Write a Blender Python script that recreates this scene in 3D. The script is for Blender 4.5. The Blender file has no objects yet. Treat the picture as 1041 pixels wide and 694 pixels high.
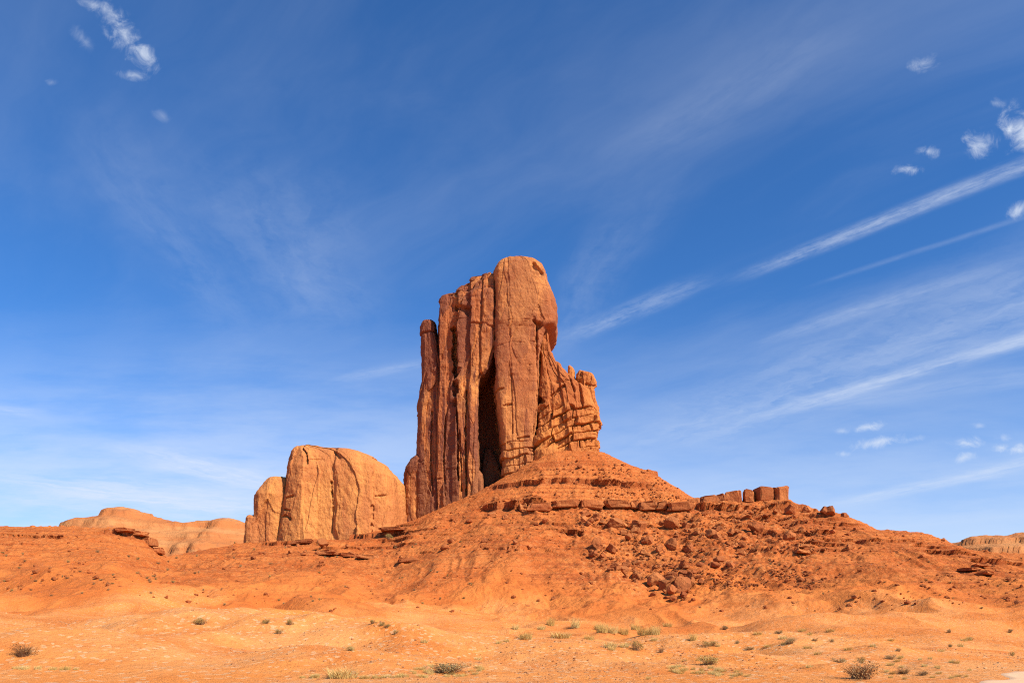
import bpy, math, random
import numpy as np
from mathutils import Vector, Euler

S = bpy.context.scene
COL = S.collection
R = math.radians
rng = np.random.default_rng(7)
random.seed(7)

# ------------------------------------------------------------------ camera
EYE = 1.7                      # eye height, metres
CX, HY, F = 520.5, 645.0, 810.0   # the photo's axis, horizon row and focal length in its own pixels
cam_d = bpy.data.cameras.new('camera')
cam = bpy.data.objects.new('camera', cam_d); COL.objects.link(cam)
cam.location = (0, 0, EYE); cam.rotation_euler = (R(90), 0, 0)
cam_d.sensor_width = 36.0; cam_d.lens = F / 1041 * 36
cam_d.shift_y = (HY - 347) / 1041
cam_d.clip_start = 0.1; cam_d.clip_end = 30000
S.camera = cam

# ------------------------------------------------------------------ light
SUN_AZ, SUN_EL = R(130), R(40)          # azimuth clockwise from +Y (the view direction)
sdir = Vector((math.sin(SUN_AZ) * math.cos(SUN_EL), math.cos(SUN_AZ) * math.cos(SUN_EL), math.sin(SUN_EL)))
sd = bpy.data.lights.new('sun', 'SUN'); sd.energy = 5.0; sd.angle = R(0.5); sd.color = (1.0, 0.93, 0.83)
sun = bpy.data.objects.new('sun', sd); COL.objects.link(sun)
sun.rotation_euler = sdir.to_track_quat('Z', 'Y').to_euler()
S.view_settings.view_transform = 'Standard'; S.view_settings.look = 'None'
S.view_settings.exposure = 0.42
S.cycles.max_bounces = 4; S.cycles.filter_width = 1.1; S.cycles.use_denoising = False; S.cycles.diffuse_bounces = 1; S.view_settings.gamma = 1.0; S.view_settings.use_curve_mapping = False


# ------------------------------------------------------------------ node helpers
class NT:
    def __init__(s, tree): s.t = tree
    def new(s, typ, **kw):
        n = s.t.nodes.new(typ)
        for k, v in kw.items(): setattr(n, k, v)
        return n
    def put(s, sock, v):
        if v is None: return
        if hasattr(v, 'is_output') or isinstance(v, bpy.types.NodeSocket): s.t.links.new(v, sock)
        else: sock.default_value = v
    def m(s, op, a, b=None, c=None, clamp=False):
        n = s.new('ShaderNodeMath', operation=op); n.use_clamp = clamp
        s.put(n.inputs[0], a); s.put(n.inputs[1], b)
        if c is not None: s.put(n.inputs[2], c)
        return n.outputs[0]
    def v(s, op, a, b=None):
        n = s.new('ShaderNodeVectorMath', operation=op); s.put(n.inputs[0], a)
        if b is not None: s.put(n.inputs[1], b)
        return n.outputs['Value'] if op in ('DOT_PRODUCT', 'LENGTH') else n.outputs[0]
    def xyz(s, x, y, z=0.0):
        n = s.new('ShaderNodeCombineXYZ'); s.put(n.inputs[0], x); s.put(n.inputs[1], y); s.put(n.inputs[2], z); return n.outputs[0]
    def sep(s, v):
        n = s.new('ShaderNodeSeparateXYZ'); s.put(n.inputs[0], v); return n.outputs
    def noise(s, vec, scale, detail=4, rough=0.55, dist=0.0, col=False):
        n = s.new('ShaderNodeTexNoise'); s.put(n.inputs['Vector'], vec); s.put(n.inputs['Scale'], scale)
        n.inputs['Detail'].default_value = detail; n.inputs['Roughness'].default_value = rough
        n.inputs['Distortion'].default_value = dist
        return n.outputs['Color'] if col else n.outputs['Fac']
    def voro(s, vec, scale, feature='F1', rnd=1.0, out='Distance'):
        n = s.new('ShaderNodeTexVoronoi', feature=feature); s.put(n.inputs['Vector'], vec); s.put(n.inputs['Scale'], scale)
        n.inputs['Randomness'].default_value = rnd
        return n.outputs[out]
    def ramp(s, fac, stops, interp='LINEAR'):
        n = s.new('ShaderNodeValToRGB'); n.color_ramp.interpolation = interp
        e = n.color_ramp.elements
        while len(e) < len(stops): e.new(0.5)
        for i, (p, c) in enumerate(stops):
            e[i].position = p; e[i].color = (c, c, c, 1) if not hasattr(c, '__len__') else (*c, 1)
        s.put(n.inputs[0], fac); return n.outputs[0]
    def mix(s, f, a, b, mode='MIX'):
        n = s.new('ShaderNodeMix', data_type='RGBA', blend_type=mode)
        s.put(n.inputs[0], f)
        for i, c in ((6, a), (7, b)):
            if hasattr(c, '__len__') and not isinstance(c, bpy.types.NodeSocket): c = (*c, 1) if len(c) == 3 else c
            s.put(n.inputs[i], c)
        return n.outputs[2]
    def sstep(s, x, a, b):
        n = s.new('ShaderNodeMapRange', interpolation_type='SMOOTHSTEP'); n.clamp = True
        s.put(n.inputs[0], x); s.put(n.inputs[1], a); s.put(n.inputs[2], b); n.inputs[3].default_value = 0; n.inputs[4].default_value = 1
        return n.outputs[0]

# ------------------------------------------------------------------ sky
W = bpy.data.worlds.new('World'); S.world = W; W.cycles.sampling_method = 'MANUAL'; W.cycles.sample_map_resolution = 512; W.use_nodes = True
W.node_tree.nodes.clear(); w = NT(W.node_tree)
sky = w.new('ShaderNodeTexSky', sky_type='NISHITA'); sky.sun_disc = False
sky.sun_elevation = SUN_EL; sky.sun_rotation = SUN_AZ
sky.altitude = 1600; sky.air_density = 1.0; sky.dust_density = 0.4; sky.ozone_density = 2.6
tc = w.new('ShaderNodeTexCoord'); D = tc.outputs['Generated']
dx, dy, dz = w.sep(D)
zz = w.m('MAXIMUM', dz, 0.03)
P = w.xyz(w.m('DIVIDE', dx, zz), w.m('DIVIDE', dy, zz), 0.0)       # where the ray meets a high cloud layer
yy = w.m('MAXIMUM', dy, 0.05)
ga, gb = w.m('DIVIDE', dx, yy), w.m('DIVIDE', dz, yy)               # direction as tangents about north
fwd = w.sstep(dy, 0.05, 0.15)
warp = w.v('SUBTRACT', w.noise(P, 1.3, 3, 0.5, col=True), (0.5, 0.5, 0.5))
def plane(px, py): d = (HY - py); return ((px - CX) / d, F / d)
warp2 = w.v('SUBTRACT', w.noise(P, 5.0, 6, 0.65, col=True), (0.5, 0.5, 0.5))
masks = []
def streak(p0, p1, width, strength, grow=0.12, tex=9.0, sharp=0.5, stop=False):
    (ax, ay), (bx, by) = plane(*p0), plane(*p1)
    L = math.hypot(bx - ax, by - ay); tx, ty = (bx - ax) / L, (by - ay) / L
    q = w.v('SUBTRACT', P, (ax, ay, 0.0))
    wq = w.v('MULTIPLY', warp, (grow, grow, 0.0))
    q2 = w.v('ADD', q, wq)
    u = w.v('DOT_PRODUCT', q2, (tx, ty, 0.0)); n = w.m('ABSOLUTE', w.v('DOT_PRODUCT', q2, (-ty, tx, 0.0)))
    body = w.m('POWER', w.m('SUBTRACT', 1.0, w.sstep(n, 0.0, width * 1.25)), 1.25)
    ends = w.sstep(u, 0.0, L * 0.45)
    if stop: ends = w.m('MULTIPLY', ends, w.m('SUBTRACT', 1.0, w.sstep(u, L * 0.75, L * 1.25)))
    nn_ = w.v('DOT_PRODUCT', w.v('ADD', q2, w.v('MULTIPLY', warp2, (width * 0.55, width * 0.55, 0))), (-ty, tx, 0.0))
    t = w.noise(w.xyz(w.m('MULTIPLY', u, 0.22 * tex), w.m('MULTIPLY', nn_, 1.1 * tex), 3.0), 1.0, 6, 0.66)
    t2 = w.noise(w.xyz(w.m('MULTIPLY', u, 1.3 * tex), w.m('MULTIPLY', nn_, 1.6 * tex), 7.0), 1.0, 3, 0.7)
    t = w.sstep(w.m('ADD', w.m('MULTIPLY', t, 0.72), w.m('MULTIPLY', t2, 0.28)), 0.46 - sharp * 0.42, 0.52 + sharp * 0.42)
    masks.append(w.m('MULTIPLY', w.m('MULTIPLY', body, ends), w.m('MULTIPLY', t, strength)))
streak((722, 294), (1041, 170), 0.050, 0.50, 0.05, 26)
streak((745, 432), (1041, 345), 0.115, 0.66, 0.09, 8)
streak((835, 518), (1041, 470), 0.25, 0.60, 0.25, 4)
streak((560, 350), (700, 292), 0.075, 0.32, 0.08, 22, 0.5, True)
streak((320, 392), (440, 366), 0.060, 0.24, 0.08, 14, 0.5, True)
streak((740, 360), (1010, 275), 0.075, 0.30, 0.12, 12, 0.5, True)
streak((800, 300), (1041, 222), 0.022, 0.16, 0.06, 12)
streak((620, 470), (1000, 325), 0.50, 0.34, 0.35, 5)
streak((230, 95), (330, 330), 0.26, 0.17, 0.3, 7, 0.5, True)
streak((690, 150), (560, 360), 0.13, 0.14, 0.2, 9, 0.5, True)
streak((930, -20), (640, 160), 0.13, 0.12, 0.2, 9, 0.5, True)
streak((60, 40), (240, 330), 0.14, 0.12, 0.25, 9, 0.5, True)
streak((780, 420), (1060, 380), 0.22, 0.26, 0.25, 5)
streak((90, 440), (300, 500), 0.36, 0.9, 0.45, 4, 0.5, True)
streak((-80, 480), (260, 520), 1.1, 1.0, 0.8, 3, 0.5, True)
streak((-60, 412), (40, 420), 0.12, 0.4, 0.2, 7, 0.5, True)
# thin veil of cirrus, drawn out towards the right
rot = w.v('ADD', w.xyz(w.v('DOT_PRODUCT', P, (0.75, 0.66, 0)), w.m('MULTIPLY', w.v('DOT_PRODUCT', P, (0.6, -0.8, 0)), 0.28)), w.v('MULTIPLY', warp, (0.35, 0.35, 0)))
veil = w.noise(rot, 1.15, 7, 0.6)
veil2 = w.noise(rot, 5.0, 5, 0.6)
veil = w.m('ADD', w.m('MULTIPLY', veil, 0.8), w.m('MULTIPLY', veil2, 0.2))
masks.append(w.m('MULTIPLY', w.sstep(veil, 0.45, 0.78), 0.12))
# milky bank low over the horizon, stronger on the left
low = w.m('SUBTRACT', 1.0, w.sstep(gb, 0.04, 0.50))
masks.append(w.m('MULTIPLY', w.m('POWER', low, 1.7), 0.56))
bank = w.noise(w.xyz(w.m('MULTIPLY', ga, 1.4), w.m('MULTIPLY', gb, 7.0), 1.7), 2.6, 6, 0.6)
bank = w.m('MULTIPLY', w.sstep(bank, 0.34, 0.66), w.m('POWER', low, 1.6))
masks.append(w.m('MULTIPLY', w.m('MULTIPLY', bank, fwd), w.m('SUBTRACT', 0.80, w.m('MULTIPLY', w.sstep(ga, -0.35, 0.2), 0.48))))
# small cumulus and altocumulus tufts: px, py, half width, half height, strength
G = w.xyz(ga, gb, 0.0)
puffn = w.m('ADD', w.m('MULTIPLY', w.noise(G, 40, 7, 0.66, 0.6), 0.8), w.m('MULTIPLY', w.noise(G, 14, 2, 0.5), 0.2))
puffs = [(92, 4, 24, 7, .6, .3), (112, 20, 24, 13, .75, .95), (128, 38, 28, 15, .85, .95), (145, 55, 25, 14, .85, .7), (135, 77, 18, 7, .7, .1), (86, 42, 20, 8, .3, .9),
         (938, 65, 16, 10, .7, -.3), (995, 146, 21, 15, 1.1, -.25), (1040, 132, 26, 28, 1.25, -.6), (943, 154, 14, 7, .9, 0), (923, 172, 15, 7, .9, -.1),
         (1012, 105, 13, 6, .4, 0), (1036, 214, 20, 9, .8, -.4), (886, 433, 26, 6, 1.2, -.1), (856, 438, 11, 4, .5, 0), (893, 449, 36, 7, 1.0, -.2),
         (978, 450, 20, 8, 1.3, 0), (979, 465, 14, 6, .9, -.3), (857, 461, 9, 4, .6, 0), (1018, 455, 11, 5, .9, 0), (1036, 457, 11, 6, 1.0, 0), (995, 432, 8, 3, .4, 0),
         (1020, 445, 10, 5, .4, 0), (52, 84, 7, 5, .35, 0), (165, 118, 12, 6, .25, .5), (925, 447, 22, 4, .4, -.2)]
for (px, py, hw, hh, st, ang) in puffs:
    q = w.v('SUBTRACT', G, ((px - CX) / F, (HY - py) / F, 0.0))
    ca, sa = math.cos(ang), math.sin(ang)
    uu = w.v('DOT_PRODUCT', q, (ca * F / hw, -sa * F / hw, 0)); vv = w.v('DOT_PRODUCT', q, (sa * F / hh, ca * F / hh, 0))
    r = w.v('LENGTH', w.xyz(uu, vv, 0.0))
    body = w.m('SUBTRACT', 1.15, r)
    body = w.m('ADD', body, w.m('MULTIPLY', w.m('SUBTRACT', puffn, 0.56), 3.4))
    near = w.m('SUBTRACT', 1.0, w.sstep(r, 0.9, 1.6))
    masks.append(w.m('MULTIPLY', w.m('MULTIPLY', w.m('MULTIPLY', w.sstep(body, -0.1, 1.5), near), st * 0.85), fwd))
acc = 1.0
for k in masks: acc = w.m('MULTIPLY', acc, w.m('SUBTRACT', 1.0, w.m('MINIMUM', k, 0.95)))
cloud = w.m('SUBTRACT', 1.0, acc, clamp=True)
cloud = w.m('MULTIPLY', cloud, w.sstep(dz, 0.0, 0.06))
base = w.mix(1.0, sky.outputs[0], (0.40, 0.85, 1.30, 1), 'MULTIPLY')
skycol = w.mix(cloud, base, (5.6, 6.2, 7.2, 1))
bg = w.new('ShaderNodeBackground'); w.put(bg.inputs[0], skycol); bg.inputs[1].default_value = 0.10
out = w.new('ShaderNodeOutputWorld'); w.t.links.new(bg.outputs[0], out.inputs[0])

# ------------------------------------------------------------------ numpy noise
def hash01(ix, iy, iz):
    h = (ix.astype(np.uint32) * np.uint32(374761393) + iy.astype(np.uint32) * np.uint32(668265263) + iz.astype(np.uint32) * np.uint32(2147483647 - 61))
    h = (h ^ (h >> np.uint32(13))) * np.uint32(1274126177)
    h = h ^ (h >> np.uint32(16)); h = h * np.uint32(2246822519); h = h ^ (h >> np.uint32(15))
    return (h & np.uint32(0xFFFFFF)).astype(np.float32) / 16777215.0
def vnoise(x, y, z=None):
    x = np.asarray(x, np.float32); y = np.asarray(y, np.float32)
    z = np.zeros_like(x) if z is None else np.asarray(z, np.float32)
    x, y, z = np.broadcast_arrays(x, y, z)
    ix, iy, iz = np.floor(x).astype(np.int64), np.floor(y).astype(np.int64), np.floor(z).astype(np.int64)
    fx, fy, fz = x - ix, y - iy, z - iz
    fx = fx * fx * fx * (fx * (fx * 6 - 15) + 10); fy = fy * fy * fy * (fy * (fy * 6 - 15) + 10); fz = fz * fz * fz * (fz * (fz * 6 - 15) + 10)
    res = 0
    for a in (0, 1):
        wx = fx if a else 1 - fx
        for b in (0, 1):
            wy = fy if b else 1 - fy
            for c in (0, 1):
                wz = fz if c else 1 - fz
                res = res + wx * wy * wz * hash01(ix + a, iy + b, iz + c)
    return res * 2 - 1
def fbm(x, y, z=None, o=4, g=0.5):
    r, a, f, t = 0, 1.0, 1.0, 0
    for k in range(o):
        r = r + a * vnoise(x * f + 17.3 * k, y * f - 9.1 * k, None if z is None else z * f + 5.7 * k); t += a; a *= g; f *= 2.03
    return r / t * 1.6
def ridged(x, y, z=None, o=3):
    r, a, f, t = 0, 1.0, 1.0, 0
    for k in range(o):
        r = r + a * (1 - np.abs(vnoise(x * f + 31.7 * k, y * f + 3.3 * k, None if z is None else z * f))); t += a; a *= 0.5; f *= 2.1
    return r / t
def sstep(a, b, x):
    t = np.clip((x - a) / (b - a), 0, 1); return t * t * (3 - 2 * t)

def make_mesh(name, verts, faces, mat, smooth=True, parent=None, link=True):
    verts = np.asarray(verts, np.float32); me = bpy.data.meshes.new(name)
    me.vertices.add(len(verts)); me.vertices.foreach_set('co', verts.ravel())
    if isinstance(faces, np.ndarray):
        k = faces.shape[1]; n = len(faces)
        me.loops.add(n * k); me.loops.foreach_set('vertex_index', faces.astype(np.int32).ravel())
        me.polygons.add(n); me.polygons.foreach_set('loop_start', np.arange(0, n * k, k, dtype=np.int32))
    else:
        flat = [i for f in faces for i in f]; st = np.cumsum([0] + [len(f) for f in faces])[:-1].astype(np.int32)
        me.loops.add(len(flat)); me.loops.foreach_set('vertex_index', np.array(flat, np.int32))
        me.polygons.add(len(faces)); me.polygons.foreach_set('loop_start', st)
    me.update(calc_edges=True); me.validate()
    me.polygons.foreach_set('use_smooth', np.full(len(me.polygons), smooth))
    if mat: me.materials.append(mat)
    if not link: return me
    ob = bpy.data.objects.new(name, me); COL.objects.link(ob)
    if parent: ob.parent = parent
    return ob
def tag(o, label=None, cat=None, group=None, kind=None):
    if label: o['label'] = label
    if cat: o['category'] = cat
    if group: o['group'] = group
    if kind: o['kind'] = kind
    return o
def empty(name, loc):
    o = bpy.data.objects.new(name, None); COL.objects.link(o); o.location = loc; o.empty_display_size = 0.5; return o
def grid_faces(nr, nc, wrap=False):
    r = np.arange(nr - 1)[:, None]; c = np.arange(nc if wrap else nc - 1)[None, :]
    c2 = (c + 1) % nc
    return np.stack([r * nc + c, r * nc + c2, (r + 1) * nc + c2, (r + 1) * nc + c], -1).reshape(-1, 4)

# ------------------------------------------------------------------ materials
def mat_new(name):
    m = bpy.data.materials.new(name); m.use_nodes = True; m.node_tree.nodes.clear(); n = NT(m.node_tree)
    b = n.new('ShaderNodeBsdfPrincipled'); o = n.new('ShaderNodeOutputMaterial'); n.t.links.new(b.outputs[0], o.inputs[0])
    b.inputs['Roughness'].default_value = 0.95
    b.inputs['Specular IOR Level'].default_value = 0.08
    return m, n, b
def bump(n, b, pairs):
    prev = None
    for h, dist, st in pairs:
        k = n.new('ShaderNodeBump'); k.inputs['Distance'].default_value = dist; k.inputs['Strength'].default_value = st
        n.put(k.inputs['Height'], h)
        if prev is not None: n.put(k.inputs['Normal'], prev)
        prev = k.outputs[0]
    n.put(b.inputs['Normal'], prev)

def rock_material(name, base, dark, pale, varnish=0.6, streaks=1.0, beds=0.3):
    m, n, b = mat_new(name)
    pos = n.new('ShaderNodeNewGeometry').outputs['Position']
    st = n.v('MULTIPLY', pos, (1.0, 1.0, 0.10)); st2 = n.v('MULTIPLY', pos, (1.0, 1.0, 0.035))
    bd = n.v('MULTIPLY', pos, (0.12, 0.12, 1.0))
    big = n.noise(n.v('MULTIPLY', pos, (1, 1, 0.45)), 0.055, 5, 0.6, 0.4)
    mid = n.noise(pos, 0.25, 6, 0.65)
    sk = n.noise(st, 0.42, 6, 0.62, 0.3); sk2 = n.noise(st2, 0.9, 4, 0.6)
    col = n.mix(n.sstep(big, 0.40, 0.64), base, pale)
    col = n.mix(n.m('MULTIPLY', n.sstep(mid, 0.48, 0.75), 0.5), col, n.mix(0.5, pale, base))
    v = n.m('MULTIPLY', n.sstep(sk, 0.50, 0.66), streaks); v2 = n.m('MULTIPLY', n.sstep(sk2, 0.54, 0.70), 0.7 * streaks)
    ta = n.new('ShaderNodeAttribute'); ta.attribute_name = 'tone'
    tn = n.m('ADD', ta.outputs['Fac'], n.m('MULTIPLY', n.m('SUBTRACT', mid, 0.5), 0.5))
    v = n.m('MULTIPLY', n.m('MAXIMUM', n.m('MAXIMUM', v, v2), n.m('MULTIPLY', n.sstep(tn, 0.42, 0.62), 0.75 * streaks)), varnish)
    col = n.mix(v, col, dark)
    bedn = n.noise(bd, 0.75, 5, 0.6)
    col = n.mix(n.m('MULTIPLY', n.sstep(bedn, 0.52, 0.72), beds), col, dark)
    fine = n.noise(pos, 1.5, 7, 0.75)
    col = n.mix(n.m('MULTIPLY', n.sstep(fine, 0.54, 0.68), 0.45), col, pale)
    col = n.mix(n.m('MULTIPLY', n.m('SUBTRACT', 1.0, n.sstep(fine, 0.36, 0.47)), 0.5), col, dark)
    oi = n.new('ShaderNodeObjectInfo').outputs['Random']
    if name == 'boulder_rock': col = n.mix(n.m('MULTIPLY', oi, 0.75), col, n.mix(1.0, col, (0.55, 0.50, 0.55), 'MULTIPLY'))
    n.put(b.inputs['Base Color'], col)
    bump(n, b, [(n.noise(n.v('MULTIPLY', pos, (1, 1, 0.6)), 0.5, 10, 0.66), 1.8, 0.6), (n.noise(pos, 1.8, 8, 0.72), 0.6, 0.5)])
    return m
M_BUTTE = rock_material('butte_rock', (0.40, 0.122, 0.042), (0.16, 0.052, 0.034), (0.70, 0.270, 0.076), 0.92, 1.0, 0.28)
M_HEAD = rock_material('head_rock', (0.43, 0.140, 0.048), (0.23, 0.074, 0.039), (0.66, 0.262, 0.076), 0.8, 0.8, 0.35)
M_DOME = rock_material('dome_rock', (0.55, 0.192, 0.058), (0.34, 0.112, 0.050), (0.70, 0.285, 0.076), 0.45, 0.5, 0.25)
M_SHOULDER = rock_material('shoulder_rock', (0.44, 0.130, 0.038), (0.24, 0.070, 0.030), (0.64, 0.235, 0.058), 0.5, 0.4, 0.35)
M_BOULDER = rock_material('boulder_rock', (0.47, 0.135, 0.040), (0.30, 0.085, 0.034), (0.58, 0.205, 0.062), 0.5, 0.5, 0.4)

M_GRAVEL = rock_material('gravel_rock', (0.56, 0.210, 0.070), (0.36, 0.125, 0.048), (0.76, 0.42, 0.19), 0.5, 0.5, 0.4)

def terrain_material():
    m, n, b = mat_new('desert_soil')
    geo = n.new('ShaderNodeNewGeometry'); pos = geo.outputs['Position']
    at = n.new('ShaderNodeAttribute'); at.attribute_name = 'soil'
    sand, bed, rub = n.sep(at.outputs['Vector'])
    big = n.noise(pos, 0.035, 5, 0.6, 0.6); mid = n.noise(pos, 0.16, 6, 0.65); fine = n.noise(pos, 1.1, 6, 0.7); grit = n.noise(pos, 5.0, 4, 0.7)
    talus = n.mix(n.sstep(big, 0.38, 0.62), (0.57, 0.142, 0.031), (0.66, 0.188, 0.044))
    talus = n.mix(n.m('MULTIPLY', n.sstep(mid, 0.45, 0.70), 0.6), talus, (0.72, 0.240, 0.060))
    hz = n.noise(n.v('MULTIPLY', pos, (0.02, 0.02, 1.0)), 0.8, 6, 0.7)
    talus = n.mix(n.m('MULTIPLY', n.sstep(hz, 0.51, 0.58), 0.62), talus, (0.38, 0.082, 0.022))
    talus = n.mix(n.m('MULTIPLY', bed, 0.75), talus, (0.34, 0.080, 0.026))
    chips = n.voro(pos, 1.25, out='Color'); chips = n.sep(chips)[0]
    talus = n.mix(n.m('MULTIPLY', n.sstep(chips, 0.84, 0.90), n.m('ADD', 0.22, n.m('MULTIPLY', rub, 0.35))), talus, (0.68, 0.29, 0.10))
    talus = n.mix(n.m('MULTIPLY', n.sstep(n.m('SUBTRACT', 1.0, chips), 0.87, 0.92), n.m('ADD', 0.15, n.m('MULTIPLY', rub, 0.30))), talus, (0.26, 0.070, 0.026))
    talus = n.mix(n.m('MULTIPLY', n.sstep(fine, 0.5, 0.75), 0.3), talus, (0.40, 0.105, 0.032))
    wash = n.mix(n.sstep(n.noise(pos, 0.07, 5, 0.6, 0.5), 0.36, 0.64), (0.64, 0.165, 0.034), (0.73, 0.220, 0.048))
    wash = n.mix(n.m('MULTIPLY', n.sstep(fine, 0.5, 0.72), 0.35), wash, (0.52, 0.155, 0.042))
    sandc = n.mix(n.sstep(n.noise(pos, 0.07, 5, 0.6, 0.5), 0.36, 0.64), (0.82, 0.268, 0.056), (0.84, 0.335, 0.100))
    sandc = n.mix(n.m('MULTIPLY', n.sstep(mid, 0.47, 0.66), 0.8), sandc, (0.74, 0.212, 0.044))
    sandc = n.mix(n.m('MULTIPLY', n.sstep(fine, 0.52, 0.72), 0.5), sandc, (0.76, 0.42, 0.17))
    sandc = n.mix(n.m('MULTIPLY', n.sstep(grit, 0.58, 0.72), 0.40), sandc, (0.46, 0.17, 0.055))
    peb = n.sep(n.voro(pos, 5.0, out='Color'))[1]
    sandc = n.mix(n.m('MULTIPLY', n.sstep(peb, 0.88, 0.92), 0.55), sandc, (0.82, 0.52, 0.27))
    spk = n.noise(pos, 1.7, 5, 0.8)
    talus = n.mix(n.m('MULTIPLY', n.sstep(spk, 0.55, 0.68), 0.55), talus, (0.66, 0.25, 0.082))
    talus = n.mix(n.m('MULTIPLY', n.m('SUBTRACT', 1.0, n.sstep(spk, 0.34, 0.45)), 0.6), talus, (0.27, 0.066, 0.022))
    wash = n.mix(n.m('MULTIPLY', n.sstep(spk, 0.57, 0.70), 0.5), wash, (0.74, 0.33, 0.11))
    wash = n.mix(n.m('MULTIPLY', n.m('SUBTRACT', 1.0, n.sstep(spk, 0.32, 0.43)), 0.45), wash, (0.38, 0.11, 0.032))
    wf = n.sstep(n.m('ADD', sand, n.m('MULTIPLY', n.m('SUBTRACT', mid, 0.5), 0.5)), 0.15, 0.75)
    talus = n.mix(wf, talus, wash)
    sf = n.sstep(n.m('ADD', sand, n.m('MULTIPLY', n.m('SUBTRACT', mid, 0.5), 0.5)), 0.75, 1.15)
    n.put(b.inputs['Base Color'], n.mix(sf, talus, sandc))
    cell = n.voro(pos, 0.8, 'F1'); cell2 = n.voro(pos, 2.6, 'F1')
    rough = n.m('ADD', 0.35, n.m('MULTIPLY', n.m('SUBTRACT', 1.0, sand), 0.65))
    h1 = n.m('MULTIPLY', n.m('ADD', n.noise(pos, 0.9, 8, 0.75), n.m('MULTIPLY', cell, -0.35)), rough)
    h2 = n.m('ADD', n.noise(pos, 5.0, 5, 0.7), n.m('MULTIPLY', cell2, -0.4))
    h3 = n.noise(pos, 2.6, 6, 0.75)
    bump(n, b, [(h1, 1.5, 0.75), (h3, 0.4, 0.5), (h2, 0.16, 0.5)])
    return m
M_SOIL = terrain_material()

# ------------------------------------------------------------------ terrain: contour lines lofted into one sheet
def line(pts):
    p = np.array(pts, float); return lambda x: np.interp(x, p[:, 0], p[:, 1])
px = np.unique(np.concatenate([np.linspace(-900, -60, 140), np.linspace(-60, 1100, 1240), np.linspace(1100, 1900, 140)]))
def smooth(a, k=9):
    kern = np.hanning(k + 2)[1:-1]; kern /= kern.sum(); return np.convolve(np.pad(a, k // 2, 'edge'), kern, 'valid')
def zof(py, Y): return EYE + (HY - py) * Y / F
A_py = line([(-200, 626), (0, 627), (120, 627), (250, 631), (330, 640), (420, 652), (520, 656), (700, 656), (860, 650), (960, 651), (1041, 660), (1300, 655)])(px)
A_Y = np.full_like(px, 105.0)
B_py = line([(-200, 600), (0, 604), (60, 594), (120, 592), (190, 606), (260, 608), (340, 604), (440, 622), (540, 627), (650, 629), (720, 628), (800, 612), (870, 598), (940, 604), (1010, 606), (1041, 603), (1300, 600)])(px)
B_Y = line([(-200, 185), (150, 185), (420, 205), (700, 210), (1041, 185)])(px)
C_py = line([(-200, 566), (0, 566), (110, 562), (165, 582), (240, 576), (330, 572), (400, 578), (450, 560), (520, 545), (580, 548), (640, 560), (690, 563), (760, 555), (830, 556), (900, 562), (960, 575), (1041, 582), (1300, 580)])(px)
C_Y = line([(-200, 260), (0, 260), (165, 275), (300, 290), (520, 300), (700, 300), (850, 285), (1041, 260)])(px)
D_py = line([(-200, 545), (0, 545), (110, 543), (150, 556), (175, 574), (240, 561), (320, 558), (400, 552), (440, 533), (500, 518), (560, 512), (620, 514), (690, 515), (740, 519), (800, 524), (860, 533), (930, 548), (1000, 565), (1041, 570), (1300, 570)])(px)
D_Y = line([(-200, 305), (0, 305), (165, 320), (250, 345), (340, 345), (440, 350), (520, 352), (700, 352), (800, 345), (930, 325), (1041, 310)])(px)
E_py = line([(-200, 536), (0, 536), (60, 536), (128, 537), (146, 544), (156, 556), (170, 566), (210, 558), (247, 552), (300, 550), (345, 547), (405, 535), (424, 527), (455, 514), (490, 498), (515, 484), (543, 468), (565, 459), (612, 459), (640, 473), (664, 481), (690, 497), (712, 512), (740, 510), (800, 508), (812, 517), (835, 521), (862, 524), (892, 538), (930, 541), (945, 543), (970, 554), (985, 560), (1010, 562), (1041, 562), (1300, 560)])(px)
E_Y = line([(-200, 335), (0, 335), (130, 335), (170, 345), (240, 378), (300, 380), (400, 385), (424, 398), (500, 398), (620, 392), (700, 378), (800, 368), (930, 345), (1041, 335)])(px)
A_py, B_py, C_py, D_py, E_py = smooth(A_py, 41), smooth(B_py, 41), smooth(C_py, 31), smooth(D_py, 17), smooth(E_py, 5)
taper = sstep(-850, -350, px) * (1 - sstep(1400, 1850, px))
butte_zone = sstep(235, 262, px) * (1 - sstep(600, 640, px))
zE = zof(E_py, E_Y)
knY = np.stack([np.full_like(px, 2.0), np.full_like(px, 12.0), np.full_like(px, 30.0), A_Y, A_Y + 26, B_Y, C_Y, D_Y, E_Y, E_Y + 18, E_Y + 70, E_Y + 220, np.full_like(px, 1100.0)])
knZ = np.stack([0 * px - 0.65, 0 * px - 0.05, 0 * px, zof(A_py, A_Y), zof(A_py, A_Y) * 0.72 + 0.1 + sstep(500, 900, px) * 0.6, zof(B_py, B_Y), zof(C_py, C_Y), zof(D_py, D_Y), zE,
                zE + 2.0 * butte_zone - 1.5 * (1 - butte_zone), zE - 14 * (1 - butte_zone) - 2, zE * 0.4, 0 * px - 0.7])
knZ[3:] = (knZ[3:] + 0.7) * taper - 0.7
def pchip(Y, Z):
    h = np.diff(Y, axis=0); dl = np.diff(Z, axis=0) / h
    m = np.zeros_like(Z)
    w1 = 2 * h[1:] + h[:-1]; w2 = h[1:] + 2 * h[:-1]
    same = dl[:-1] * dl[1:] > 0
    d1 = np.where(same, dl[:-1], 1); d2 = np.where(same, dl[1:], 1)
    m[1:-1] = np.where(same, (w1 + w2) / (w1 / d1 + w2 / d2), 0)
    m[-1] = dl[-1] * 0; m[0] = dl[0]
    return m
SL = pchip(knY, knZ)
counts = [14, 24, 230, 70, 110, 190, 260, 230, 26, 20, 16, 12]
rowsY, rowsZ = [], []
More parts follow.
